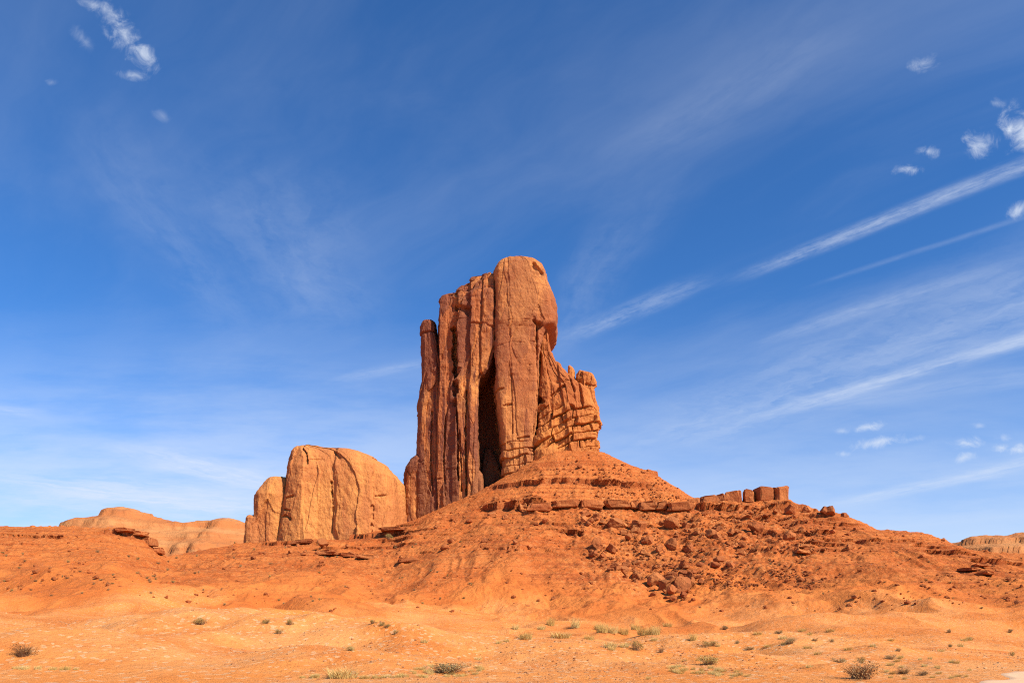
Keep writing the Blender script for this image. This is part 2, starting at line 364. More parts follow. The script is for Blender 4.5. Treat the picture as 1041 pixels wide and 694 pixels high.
for i, c in enumerate(counts):
    t = np.linspace(0, 1, c, endpoint=(i == len(counts) - 1))[:, None]
    Y0, Y1 = knY[i], knY[i + 1]
    Y = Y0 * (Y1 / Y0) ** t if i in (1, 2) else Y0 + (Y1 - Y0) * t
    u = (Y - Y0) / (Y1 - Y0); h = Y1 - Y0
    Z = (2 * u**3 - 3 * u**2 + 1) * knZ[i] + (u**3 - 2 * u**2 + u) * h * SL[i] + (-2 * u**3 + 3 * u**2) * knZ[i + 1] + (u**3 - u**2) * h * SL[i + 1]
    rowsY.append(Y); rowsZ.append(Z)
TY = np.concatenate(rowsY); TZ = np.concatenate(rowsZ); TX = (px[None, :] - CX) / F * TY
PX = np.broadcast_to(px[None, :], TX.shape)
slope_zone = sstep(120, 230, TY) * sstep(2, 12, TZ)                       # talus, away from the flat
crest = np.exp(-((TY - E_Y[None, :]) / 22.0) ** 2)
bz = butte_zone[None, :] * sstep(-30, 0, TY - E_Y[None, :])
# gullies run down the slope, mounds below
wx = fbm(TX / 40, TY / 40, o=3) * 9
gul = ridged((TX + wx) / 21.0, (TY + wx) / 85.0, o=4)
gul2 = ridged((TX + wx * 0.7) / 7.5 + 40, (TY - wx) / 30.0, o=3)
mound = fbm(TX / 45 + 3, TY / 32, o=4)
fore = sstep(26, 40, TY) * (1 - sstep(85, 104, TY))
fore = fore * (1 - sstep(900, 960, PX) * 0.8)
low = sstep(60, 130, TY) * (1 - sstep(215, 300, TY))
amp = slope_zone * (1 - 0.93 * crest)
TZ = TZ + amp * ((0.72 - gul) * -5.0 * (1 - 0.6 * low) + (0.72 - gul2) * -1.2 * (1 - 0.6 * low) + fbm(TX / 9 + 77, TY / 12, o=4) * 0.7) + low * (mound * 1.5 + (0.66 - ridged((TX + wx) / 34 + 8, (TY - wx) / 46, o=3)) * -5.5) * (1 - crest)
TZ = TZ + fore * (0.35 + fbm(TX / 17 + 5, TY / 17, o=4)) * (1.3 + 0.8 * (1 - sstep(380, 560, PX))) + fbm(TX / 16, TY / 16, o=3) * 0.30 * sstep(24, 60, TY) + fbm(TX / 5, TY / 5, o=5, g=0.58) * (0.10 + 0.36 * slope_zone * (1 - 0.6 * crest))
TZ = TZ + (fbm(TX / 1.6, TY / 1.6, o=3) * 0.07 + np.maximum(fbm(TX / 2.6 + 9, TY / 2.6, o=2) - 0.55, 0) * 0.8) * slope_zone * (1 - 0.7 * low)
# hard beds: each is a small scarp that comes and goes along the hill
bed_attr = np.zeros_like(TZ); DY = np.zeros_like(TZ)
tilt = fbm(TX / 90, TY / 90, o=3) * 1.6
def scarp(z0, hgt, where, L=5.0, seed=0.0):
    global TZ
    keep = where * sstep(-0.15, 0.35, fbm(TX / 26 + seed, TY / 60 + seed * 2, o=3) + 0.25) * sstep(200, 240, TY) * (1 - sstep(20, 40, TY - E_Y[None, :])) * (1 - sstep(860, 890, PX) * crest)
    zz = TZ + tilt + fbm(TX / 9 + seed, TY / 30, o=3) * 0.8 - z0
    up = np.where(zz > 0, np.exp(-zz / L), 0) - np.where(zz <= 0, np.exp(zz / L), 0) * 0.6
    TZ = TZ + up * hgt * 0.5 * keep
    DY[:] = DY - keep * hgt * (0.75 + 0.6 * fbm(TX / 3 + seed, TZ, o=2)) * np.where(zz > 0, np.exp(-zz / (hgt * 0.9)), 0) * (1 - sstep(-25, -6, TY - E_Y[None, :]))
    bed_attr[:] = np.maximum(bed_attr, keep * np.exp(-(np.abs(zz + hgt * 0.15) / (hgt * 0.55)) ** 2) * 0.8)
one = np.ones_like(TZ)
scarp(79, 3.0, sstep(520, 560, PX) * (1 - sstep(665, 690, PX)), 4, 1)
scarp(71, 2.2, sstep(480, 510, PX) * (1 - sstep(640, 690, PX)), 4, 2)
scarp(58.0, 4.2, sstep(470, 505, PX) * (1 - sstep(815, 840, PX)), 5, 3)
calm = 1 - 0.75 * sstep(400, 430, PX) * (1 - sstep(545, 590, PX)) - 0.6 * sstep(590, 620, PX) * (1 - sstep(740, 780, PX))
scarp(52, 1.8, calm * (1 - sstep(880, 900, PX)), 4, 4)
scarp(46.5, 2.4, calm, 4, 5)
scarp(42.5, 1.9, calm, 3.5, 6)
scarp(38, 1.6, calm * 0.7, 3, 7)
scarp(49, 1.6, sstep(760, 820, PX), 2.5, 14)
scarp(55, 1.6, sstep(740, 800, PX), 2.5, 15)
scarp(36, 1.5, sstep(780, 840, PX), 2.5, 16)
scarp(33, 1.8, one * (0.35 + 0.65 * sstep(800, 950, PX)), 3, 8)
scarp(27.5, 2.2, one * (0.15 + 0.85 * sstep(900, 990, PX)), 3, 9)
# the hill on the left breaks off in a small cliff above the gap
# rubble area under the ledge
rub = sstep(575, 620, PX) * (1 - sstep(815, 850, PX)) * sstep(215, 250, TY) * (1 - sstep(350, 372, TY))
TZ = TZ + rub * (fbm(TX / 3.2, TY / 3.2, o=3) * 0.75 + np.maximum(fbm(TX / 5 + 4, TY / 5, o=2), 0) * 1.0)
TY = TY + DY
nr, nc = TX.shape
terr = make_mesh('terrain', np.stack([TX, TY, TZ], -1).reshape(-1, 3), grid_faces(nr, nc), M_SOIL)
sandf = 1 - sstep(3, 30, TZ + fbm(TX / 30, TY / 50, o=4) * 6.0 + (0.72 - gul) * 8)
sandf = np.clip(np.maximum(sandf, 0.0 + 1.25 * (1 - sstep(75, 150, TY))), 0, 1.25)
at = terr.data.attributes.new('soil', 'FLOAT_VECTOR', 'POINT')
at.data.foreach_set('vector', np.stack([sandf, bed_attr, np.clip(rub + 0.3 * slope_zone, 0, 1)], -1).astype(np.float32).ravel())
tag(terr, kind='structure')

# surface look-ups: along a line of sight, and straight down
SCR = HY - (TZ - EYE) * F / TY
def col_of(p): return int(np.clip(np.searchsorted(px, p), 1, nc - 2))
def hit(p, q):
    """first point of the ground seen in direction (p, q)"""
    c = col_of(p); s = SCR[40:, c]; k = np.nonzero(s <= q)[0]
    k = (k[0] if len(k) else len(s) - 1) + 40
    return TX[k, c], TY[k, c], TZ[k, c]
def ground_z(x, y):
    c = col_of(CX + x / max(y, 1) * F); return float(np.interp(y, TY[:, c], TZ[:, c]))

# the plain out to the horizon
gm = make_mesh('ground', [(-9000, -3000, -0.6), (9000, -3000, -0.6), (9000, 14000, -0.6), (-9000, 14000, -0.6)], np.array([[0, 1, 2, 3]]), M_SOIL)
ga_ = gm.data.attributes.new('soil', 'FLOAT_VECTOR', 'POINT'); ga_.data.foreach_set('vector', np.array([1, 0, 0] * 4, np.float32))
tag(gm, kind='structure')

# pale far hills
def far_material():
    m, n, b = mat_new('pale_rock')
    pos = n.new('ShaderNodeNewGeometry').outputs['Position']
    bd = n.v('MULTIPLY', pos, (0.12, 0.12, 1.0))
    col = n.mix(n.sstep(n.noise(bd, 0.07, 5, 0.6), 0.40, 0.62), (0.52, 0.180, 0.056), (0.58, 0.250, 0.088))
    col = n.mix(n.m('MULTIPLY', n.sstep(n.noise(pos, 0.03, 6, 0.65), 0.5, 0.7), 0.6), col, (0.44, 0.140, 0.048))
    col = n.mix(n.m('MULTIPLY', n.sstep(n.noise(n.v('MULTIPLY', pos, (0.5, 0.5, 1)), 0.16, 6, 0.7), 0.56, 0.66), 0.6), col, (0.34, 0.14, 0.06))
    n.put(b.inputs['Base Color'], col)
    bump(n, b, [(n.noise(pos, 0.12, 8, 0.72), 6.0, 0.7)])
    return m
M_FAR = far_material()
def far_hill(crestpts, Yc, depth, rows=220, front=420):
    p = np.array(crestpts, float); xs = np.linspace(p[0, 0], p[-1, 0], 420)
    zc = zof(np.interp(xs, p[:, 0], p[:, 1]), Yc)
    t = np.concatenate([np.linspace(0, 1, rows), np.linspace(1, 1 + depth / front, 40)[1:], [2 + depth / front]])
    Y = (Yc - front + t * front)[:, None] + 0 * xs[None, :]
    prof = np.where(t < 1, 0.02 + 0.98 * np.clip(t, 0, 1) ** 1.25, np.where(t > 1 + depth / front + 0.01, 0.0, 1.0))[:, None]
    X = (xs[None, :] - CX) / F * Yc + 0 * Y
    Z = prof * zc[None, :]
    tt = np.clip(t, 0, 1)[:, None]
    Z = Z + (ridged(X / 70, Y / 260, o=4) - 0.7) * 26 * np.sin(tt * np.pi) + fbm(X / 25, Y / 25, o=4) * 5 * np.sin(tt * np.pi * .95) + fbm(X / 14, Y / 14, o=4) * 2.2 * (tt > 0.1) + (ridged(X / 26, Y / 60, o=3) - .7) * 9 * np.sin(tt * np.pi)
    for z0, h in ((zc.max() * 0.62, 14), (zc.max() * 0.74, 8), (zc.max() * 0.84, 13), (zc.max() * 0.95, 9)):
        d = Z + fbm(X / 120, Y / 120, o=3) * 6 - z0
        Z = Z + (np.where(d > 0, np.exp(-d / 14), 0) - np.where(d <= 0, np.exp(d / 14), 0) * 0.5) * h * 0.5 * (tt < 1)
    ob = make_mesh('hill', np.stack([X, Y, Z], -1).reshape(-1, 3), grid_faces(*X.shape), M_FAR)
    return tag(ob, kind='structure')
far_hill([(-700, 640), (-300, 560), (-60, 540), (40, 538), (62, 534), (78, 526), (100, 524), (110, 517), (124, 515), (135, 518), (152, 525), (175, 530), (188, 532), (215, 531), (222, 527), (232, 526), (242, 531), (262, 538), (330, 560), (420, 640)], 1300, 300)
far_hill([(880, 640), (930, 580), (966, 560), (985, 549), (1000, 545), (1022, 546), (1032, 543), (1050, 543), (1090, 548), (1180, 545), (1400, 560), (1800, 640)], 1200, 300)

def cells(u, v, seed):
    """jittered cells: a random value per cell and the distance to its border"""
    iu, iv = np.floor(u).astype(np.int64), np.floor(v).astype(np.int64)
    b1 = np.full(u.shape, 9e9, np.float32); b2 = b1.copy(); val = np.zeros(u.shape, np.float32)
    for a in (-1, 0, 1):
        for b in (-1, 0, 1):
            cu, cv = iu + a, iv + b; k = np.full_like(cu, int(seed * 13 + 5))
            d = (cu + hash01(cu, cv, k) - u) ** 2 + (cv + hash01(cu, cv, k + 1) - v) ** 2
            near = d < b1; b2 = np.where(near, b1, np.minimum(b2, d)); val = np.where(near, hash01(cu, cv, k + 2), val); b1 = np.minimum(b1, d)
    return val, np.sqrt(b2) - np.sqrt(b1)
# ------------------------------------------------------------------ rock masses
def loft(name, rows, Yc, depth, mat, parent, n=3.2, flute=(1.0, 6.0), fine=0.35, carves=(), blocks=None, ncirc=420, dzm=0.28, lean=0.0, sink=25, seed=0, facet=None, yshift=0.0, crown=0.5, sheet=0.8, yaw=0.0, crack=1.0, panel=None, ref=0.65):
    """a rock mass built from its outline (py, left, right) at distance Yc; plan is a squarish oval of the given depth"""
    rows = sorted(rows); Yr = Yc - ref * depth; k = Yr / F
    zt = np.array([EYE + (HY - r[0]) * k for r in rows])[::-1]
    xl = np.array([(r[1] - CX) * k for r in rows])[::-1]; xr = np.array([(r[2] - CX) * k for r in rows])[::-1]
    zt = np.concatenate([[zt[0] - sink], zt]); xl = np.concatenate([[xl[0] - 1.5], xl]); xr = np.concatenate([[xr[0] + 1.5], xr])
    nz = int((zt[-1] - zt[0]) / dzm) + 2
    z = np.linspace(zt[0], zt[-1], nz)
    a0, a1 = np.interp(z, zt, xl), np.interp(z, zt, xr)
    th = np.linspace(0, 2 * np.pi, 4000)
    ux, uy = np.sign(np.cos(th)) * np.abs(np.cos(th)) ** (2 / n), np.sign(np.sin(th)) * np.abs(np.sin(th)) ** (2 / n)
    hw = max((xr - xl).max() / 2, 1)
    s = np.concatenate([[0], np.cumsum(np.hypot(np.diff(ux) * hw, np.diff(uy) * depth * np.where(uy[1:] > 0.3, 0.35, 1)))]); 
    tt = np.interp(np.linspace(0, s[-1], ncirc, endpoint=False), s, th)
    ux, uy = np.sign(np.cos(tt)) * np.abs(np.cos(tt)) ** (2 / n), np.sign(np.sin(tt)) * np.abs(np.sin(tt)) ** (2 / n)
    cx, hwz = (a0 + a1) / 2, (a1 - a0) / 2
    full = np.interp(z, zt[1:], np.minimum(1, ((xr - xl)[1:] / 2 / hw) ** crown))
    X = cx[:, None] + hwz[:, None] * ux[None, :]
    Yp = Yc + yshift + lean * (z - zt[1])[:, None] / max(zt[-1] - zt[1], 1) + (depth * full)[:, None] * uy[None, :]
    Yp = Yp - (X - cx[:, None]) * yaw
    Z = z[:, None] + 0 * X
    nx, ny = ux * depth / hw, uy.copy()
    nx, ny = np.sign(ux) * np.abs(ux) ** (n - 1) / hw, np.sign(uy) * np.abs(uy) ** (n - 1) / depth
    L = np.hypot(nx, ny) + 1e-9; nx, ny = (nx / L)[None, :], (ny / L)[None, :]
    front = sstep(0.15, -0.25, uy)[None, :] if False else np.clip((0.2 - uy) / 0.6, 0, 1)[None, :]
    fa, fl = flute
    wz = fbm(X / 18 + seed, Yp / 18, Z / 30, o=3) * 2.5
    r1 = ridged((X + wz) / fl + seed, (Yp + wz) / fl, Z / (fl * 13), o=3)
    r2 = ridged((X + wz * .5) / (fl * .37) + seed * 3, Yp / (fl * .37), Z / (fl * 3.5), o=2)
    d = fa * 0.9 * (r1 - 0.72) + fa * 0.06 * (r2 - 0.7)
    # sheets that have spalled off: tall facets with sharp edges, each at its own depth
    arc = (np.arange(ncirc) / ncirc * s[-1])[None, :] + 0 * X
    wob = fbm(X / 9 + seed, Yp / 9, Z / 14, o=3)
    c1, e1 = cells((arc + wob * 1.2) / (fl * 1.5), (Z + wob * 4) / (fl * 8.0), seed)
    c2, e2 = cells((arc + wob * 1.0) / (fl * 0.8), (Z + wob * 3) / (fl * 3.2), seed + 50)
    d = d + sheet * ((c1 - 0.5) * 2.6 + (c2 - 0.5) * 0.55) - crack * sheet * 0.8 * (1 - sstep(0.0, 0.04, e1)) * (c2 > 0.6)
    msk = sstep(0.0, 0.5, fbm(X / 12 + seed * 3, Yp / 12, Z / 12, o=2) + 0.1)
    d = d + fine * fbm(X / 2.6, Yp / 2.6, Z / 3.4, o=4) + fine * 0.5 * msk * fbm(X / 14, Yp / 14, Z / 1.6, o=3)
    hcr = ridged(X / 30 + seed, Yp / 30, Z / 7.0, o=2); d = d - fine * 1.8 * sstep(0.93, 0.99, hcr) * msk
    pxx = CX + X / Yr * F; pyy = HY - (Z - EYE) / Yr * F     # features are laid on the face nearest the viewer
    if panel:
        px2 = pxx - (pyy - panel[2]) * panel[3] + fbm(X / 5 + seed, Z / 9, o=3) * panel[4]
        d = d + np.interp(px2, panel[0], panel[1]) * np.clip((0.4 - uy) / 0.5, 0, 1)[None, :]
    if blocks:
        y0, y1, bedf, bh, bw, dep = blocks
        act = sstep(y0, y0 + 6, pyy) * (1 - sstep(y1, y1 + 6, pyy)) * np.clip((0.35 - uy) / 0.4, 0, 1)[None, :]
        vv = (pyy - bedf(pxx) + fbm(X / 7, Yp / 7, Z / 7, o=2) * 1.2) / bh
        iv = np.floor(vv); fv = vv - iv
        rowoff = hash01(iv.astype(np.int64), iv.astype(np.int64) * 0 + 3, iv.astype(np.int64) * 0)
        sarc = (pxx * 0.75 + Yp * 0.9)
        uu = sarc / (bw * (0.6 + 0.9 * rowoff)) + rowoff * 7 + fbm(X / 6, Yp / 6, Z / 6, o=2) * 0.22
        iu = np.floor(uu); fu = uu - iu
        rnd = hash01(iu.astype(np.int64), iv.astype(np.int64), iu.astype(np.int64) * 0 + 11)
        gap = np.maximum(sstep(0.78, 0.93, fv) * (0.35 + 0.65 * (rowoff > 0.35)), np.maximum(sstep(0.88, 0.98, fu), 1 - sstep(0.02, 0.12, fu)) * (rnd > 0.55))
        d = d + act * (dep * (rnd - 0.5) - gap * dep * 1.1)
    for c in carves:
        pts, wd, dp = c
        best = np.full(X.shape, 1e9)
        jit = fbm(X / 2.2 + 5, Z / 2.2, o=4) * 0.9 * max(0.6, wd * 0.9)
        for (x0, y0), (x1, y1) in zip(pts[:-1], pts[1:]):
            vx, vy = x1 - x0, y1 - y0; t = np.clip(((pxx - x0) * vx + (pyy - y0) * vy) / (vx * vx + vy * vy + 1e-9), 0, 1)
            best = np.minimum(best, np.hypot(pxx - x0 - t * vx, pyy - y0 - t * vy))
        d = d - dp * np.exp(-((best + jit).clip(0) / wd) ** 4) * front
    damp = sstep(0.0, 0.25, full)[:, None]
    X = X + nx * d * damp; Yp = Yp + ny * d * damp
    Z = Z + fbm(X / 6, Yp / 6, o=3) * 0.5 * (1 - sstep(1, 6, zt[-1] - z))[:, None]
    # close the top
    V = [np.stack([X, Yp, Z], -1)]
    for f, up in ((0.93, 0.35), (0.75, 0.7), (0.45, 0.95), (0.15, 1.0)):
        cxx, cyy = X[-1].mean(), Yp[-1].mean()
        tx, ty = cxx + (X[-1] - cxx) * f, cyy + (Yp[-1] - cyy) * f
        V.append(np.stack([tx, ty, Z[-1] * f + Z[-1].mean() * (1 - f) + up * 0.6 + fbm(tx / 4, ty / 4, o=2) * 0.3], -1)[None])
    V = np.concatenate(V); nrr = V.shape[0]
    faces = grid_faces(nrr, ncirc, wrap=True)
    fl_ = [tuple(f) for f in ()]
    vs = V.reshape(-1, 3)
    vs = np.concatenate([vs, V[-1].mean(0)[None], V[0].mean(0)[None]])
    i0 = (nrr - 1) * ncirc; q = np.arange(ncirc); tip = len(vs) - 2; bot = len(vs) - 1
    # degenerate quads are avoided: caps are made of quads over pairs of edges
    qa = q[::2]
    top = np.stack([i0 + qa, i0 + (qa + 1) % ncirc, i0 + (qa + 2) % ncirc, np.full_like(qa, tip)], -1)
    btm = np.stack([(qa + 2) % ncirc, (qa + 1) % ncirc, qa, np.full_like(qa, bot)], -1)
    vs = vs - np.array(parent.location)[None] if parent else vs
    ob = make_mesh(name, vs, np.concatenate([faces, top, btm]), mat, parent=parent)
    tone = np.zeros(len(vs), np.float32); tone[:X.size] = (c1 * 0.65 + c2 * 0.35).ravel()
    ob.data.attributes.new('tone', 'FLOAT', 'POINT').data.foreach_set('value', tone)
    return ob

# ---- the great butte
butte = empty('rock_butte', (-4.0, 420.0, 80.0))
tag(butte, 'towering red sandstone butte with an overhanging head and fluted walls, highest rock in the picture', 'butte')
YB = 420
head_rows = [(257, 515, 528), (258.3, 510, 538), (261, 506, 547), (265, 503, 553), (272, 501, 556.5), (280, 501.5, 558.5), (290, 502, 562.5), (300, 502, 567), (308, 502, 569.3), (318, 502, 569.6), (325, 502, 568.5), (328, 502, 564), (331, 502, 557), (336, 502, 554), (348, 502, 552), (366, 502, 551), (390, 503, 550), (410, 505, 549), (430, 508, 547), (450, 510, 545), (470, 511, 543), (500, 512, 543)]
loft('head_tower', head_rows, YB, 24, M_HEAD, butte, n=7, panel=([498, 503.4, 504.4, 519, 520.5, 546, 556, 570], [-1.4, -1.2, 0.1, 0.0, 0.4, 0.2, -0.3, -1.0], 380, 0.03, 2.0), flute=(0.3, 9), fine=0.26, sheet=0.6, crack=0.35, crown=0.14, ref=0.93, ncirc=640, seed=21, lean=1.5,
     carves=[([(543, 326), (548, 330)], 2.6, 3.2), ([(545.5, 330), (546, 350), (546.5, 368), (547.5, 395), (543, 440)], 0.8, 2.4), ([(543, 270), (549, 276)], 2.6, 1.6),
             ([(502, 352), (520, 347), (540, 349)], 0.6, 0.3), ([(503, 396), (512, 394)], 0.8, 1.2), ([(512, 412), (520, 410)], 0.8, 1.0), ([(520, 380), (521, 440)], 0.7, 0.7), ([(526, 445), (538, 443)], 0.7, 1.2)],
     blocks=(446, 500, lambda x: 450 - 0.12 * (x - 510), 8.0, 16.0, 1.5))
core_rows = [(300, 448, 556), (340, 446, 556), (400, 440, 552), (470, 436, 560), (520, 434, 565)]
loft('core_wall', core_rows, YB + 32, 16, M_BUTTE, butte, n=4, flute=(1.2, 6), ncirc=420, seed=2)
pin_rows = [(325.5, 429.5, 440), (328, 428, 441), (338, 428, 441), (340, 429, 441.5), (352, 429, 444), (375, 430, 448), (395, 428, 449), (412, 424.5, 449), (440, 423, 449), (470, 422.5, 448), (530, 421, 449)]
loft('pinnacle', pin_rows, YB + 3, 14, M_BUTTE, butte, n=4, yaw=0.35, crown=0.3, flute=(0.55, 5), ncirc=300, seed=3, carves=[([(428, 339), (442, 338)], 0.9, 1.0), ([(440, 420), (439, 470), (441, 505)], 1.0, 1.5)])
wall = [(280.5, 494, 503), (283, 489, 504), (284.5, 480, 504.5), (288, 478, 505), (290, 471.5, 505), (293, 467, 505), (298, 463.5, 505), (299.5, 455, 505), (301, 449.5, 505), (305, 446.5, 505), (311, 443.5, 505), (320, 441.5, 505), (330, 440.5, 505), (345, 442, 505), (358, 442, 504), (368, 441.5, 500), (378, 441, 495), (388, 440.5, 487), (394, 440, 484.5), (430, 439, 483.5), (460, 438, 485), (490, 436, 489), (525, 434, 491)]
loft('fin_wall', wall, YB + 1, 17, M_BUTTE, butte, n=9, yaw=0.30, flute=(0.5, 6), ncirc=900, dzm=0.26, seed=4, crown=0.12, sheet=0.75, fine=0.4,
     panel=([434, 441, 446, 446.8, 453, 454, 461, 463.6, 464.6, 470, 470.8, 477.4, 478.4, 485, 488.4, 489.4, 497, 505], [-3.2, -2.4, -1.4, 0.9, 0.5, -0.7, -1.0, -1.6, 1.2, 0.7, -0.4, -1.0, 1.0, 0.5, -0.5, 1.0, 0.3, -0.6], 400, -0.015, 1.1),
     carves=[([(461.5, 337), (462.5, 345), (463, 372), (464, 402)], 2.0, 7.0), ([(464, 402), (466, 440), (466.5, 490)], 0.9, 3.5), ([(465, 315), (471, 319), (477, 321)], 2.4, 2.6), ([(453, 425), (452, 470), (453, 505)], 0.8, 1.5), ([(475, 400), (474, 440), (475, 505)], 0.8, 2.2), ([(445, 330), (446, 372)], 1.0, 2.6), ([(468, 440), (470, 500)], 0.9, 1.6)])
lobe = [(461, 421, 438), (464, 417.5, 438), (470, 413, 436), (474, 411, 434), (482, 410, 430), (500, 409, 430), (540, 407, 432)]
loft('side_lobe', lobe, YB + 2, 12, M_BUTTE, butte, n=3.5, yaw=0.25, flute=(0.4, 5), ncirc=260, seed=8)
rubs = [(455, 494, 500), (470, 491, 507), (485, 488, 512), (505, 486, 516)]
loft('recess_buttress', rubs, YB + 12, 10, M_BUTTE, butte, n=2.6, flute=(0.9, 4), ncirc=220, seed=18)
# ---- broken shoulder on the right
bedf = lambda x: np.interp(x, [540, 560, 580, 600, 615], [457, 445, 436, 431, 430])
sh = [(331, 549, 556), (336, 548, 558.5), (346, 547.5, 560), (356, 547.5, 562), (364, 547.5, 566), (371, 547.5, 571), (378, 547, 577), (384, 546.5, 585), (390, 545.5, 597), (396, 545, 603), (404, 545, 605), (412, 545, 609), (425, 544, 611), (440, 543, 611), (452, 542, 610), (460, 541, 609), (480, 540, 612)]
loft('broken_shoulder', sh, YB - 4, 20, M_SHOULDER, butte, n=4, yaw=-0.12, crown=0.1, flute=(0.9, 6), fine=0.5, ncirc=640, seed=9, lean=3, sheet=0.5,
     panel=([545, 558, 559, 572, 573, 586, 587, 600, 612], [0.3, 0.0, -1.2, -0.6, 0.6, 0.2, -0.9, -0.3, -0.8], 410, 0.12, 1.6),
     carves=[([(560, 405), (568, 398), (573, 395)], 1.4, 1.8), ([(546, 405), (550, 410)], 2.2, 2.5), ([(588, 385), (590, 400), (592, 415)], 1.0, 1.8), ([(578, 384), (583, 400)], 1.0, 1.5)],
     blocks=(412, 454, bedf, 8.0, 14.0, 3.2))
loft('spire', [(371.5, 578.5, 581), (374, 578, 583), (382, 577.5, 585), (392, 578, 588), (402, 577, 591)], YB - 2, 5, M_SHOULDER, butte, n=4, sheet=0.5, flute=(0.3, 4), ncirc=140, seed=10, sink=4, yshift=0)
loft('shoulder_block', [(376.5, 589, 598), (378, 588, 602), (382, 587.5, 605), (389, 588, 606.5), (395, 588, 604), (404, 586, 605.5), (412, 583, 608), (424, 580, 610)], YB - 2, 7, M_SHOULDER, butte, n=4.5, crown=0.3, sheet=0.7, flute=(0.5, 4), fine=0.6, ncirc=200, seed=11, sink=4,
     carves=[([(596, 391), (607, 393)], 1.2, 1.2)])

# ---- the rounded butte on the left
YD = 402
dome = empty('rounded_butte', (-95.0, YD, 60.0))
tag(dome, 'lower rounded orange sandstone butte with a smooth domed top, left of the great butte', 'butte')
dr = [(450.5, 304, 309), (452.5, 302, 314), (454.5, 299.5, 327), (457.5, 297.5, 344), (459, 297, 356), (461, 296, 367), (465, 294.5, 378), (468, 293.5, 385), (473, 291.5, 394), (478, 290, 401), (487, 288.5, 408), (500, 286.5, 409.5), (511, 284.5, 410), (535, 279.5, 411), (560, 274, 413)]
loft('main_dome', dr, YD, 28, M_DOME, dome, n=4.6, sheet=0.9, crack=0.08, panel=([276, 288, 300, 317, 318.5, 330, 343, 344, 347, 349, 366, 384, 385.5, 398, 400, 412], [-4, -2.8, -1.2, 1.0, 0.2, -0.9, -0.6, -1.0, -0.8, 0.6, 1.5, 0.8, -1.1, -1.0, -2.0, -3.0], 500, 0.03, 1.6), flute=(0.5, 13), fine=0.35, ncirc=760, seed=12, crown=0.5, ref=0.28,
     carves=[([(310, 453), (313, 460), (318, 467), (320, 477)], 1.2, 2.2), ([(344, 496), (344.5, 505)], 1.3, 2.4), ([(344.5, 505), (346, 520), (345, 545)], 0.8, 1.5), ([(297, 511), (306, 510)], 0.8, 1.2), ([(292, 521), (303, 524)], 0.8, 1.3), ([(286, 529), (297, 528), (304, 532)], 0.9, 1.5),
             ([(346, 465), (352, 472)], 1.2, 1.4), ([(385, 520), (384, 545)], 1.2, 1.6), ([(388, 510), (400, 508)], 1.2, 1.0)])
loft('buttress', [(486, 274, 295), (488, 272, 298), (492, 269, 299), (498, 265, 299), (505, 260, 299), (515, 259.5, 298), (524, 259, 297), (560, 257, 296)], YD - 2, 20, M_DOME, dome, n=3.2, ref=0.4, yaw=0.1, flute=(0.6, 6), ncirc=300, seed=13)
loft('pillar', [(523.5, 250, 266), (526, 248, 269), (535, 247.5, 270), (560, 246, 271)], YD - 8, 12, M_DOME, dome, n=2.8, flute=(0.6, 5), ncirc=220, seed=14)

# ------------------------------------------------------------------ boulders and blocks
def ico(sub):
    import bmesh
    bm = bmesh.new(); bmesh.ops.create_icosphere(bm, subdivisions=sub, radius=1.0)
    v = np.array([x.co[:] for x in bm.verts], np.float32); f = np.array([[q.index for q in fc.verts] for fc in bm.faces]); bm.free(); return v, f
ICO4, ICO2 = ico(4), ico(2)
def boulder_mesh(k, src, box=False, cuts=11):
    r = np.random.default_rng(100 + k); v, f = src[0].copy(), src[1]
    if box:
        v = np.sign(v) * np.abs(v) ** 0.2; v /= np.abs(v).max(0)
        cuts = 9
    for j in range(cuts):
        n = r.normal(size=3); n[2] *= 0.8; n /= np.linalg.norm(n)
        lim = (r.uniform(0.50, 0.85) if not box else r.uniform(1.12, 1.4)); dd = v @ n
        v = v - np.maximum(dd - lim, 0)[:, None] * n[None, :]
    nrm = v / (np.linalg.norm(v, axis=1, keepdims=True) + 1e-6)
    if len(v) > 500:
        v = v + nrm * (fbm(v[:, 0] * 2.5 + k, v[:, 1] * 2.5, v[:, 2] * 2.5, o=4) * 0.06)[:, None]
        if box: v = v - nrm * (sstep(0.86, 1.0, ridged(v[:, 0] * 0.6 + k, v[:, 1] * 0.6, v[:, 2] * 2.4, o=1)) * 0.12 + np.round(fbm(v[:, 0] * 1.3 + k * 3, v[:, 1] * 1.3, v[:, 2] * 1.3, o=2) * 2) / 2 * 0.12)[:, None]
    v = v - np.array([0, 0, v[:, 2].min()])
    return make_mesh('boulder', v, f, M_BOULDER, smooth=False, link=False)
BOULD = [boulder_mesh(k, ICO4) for k in range(10)]
BLOCK = [boulder_mesh(40 + k, ICO4, True) for k in range(6)]
def rock(name, mesh, loc, scale, rot, label, group, cat='boulder'):
    o = bpy.data.objects.new(name, mesh); COL.objects.link(o)
    o.location = loc; o.scale = scale; o.rotation_euler = rot
    return tag(o, label, cat, group)
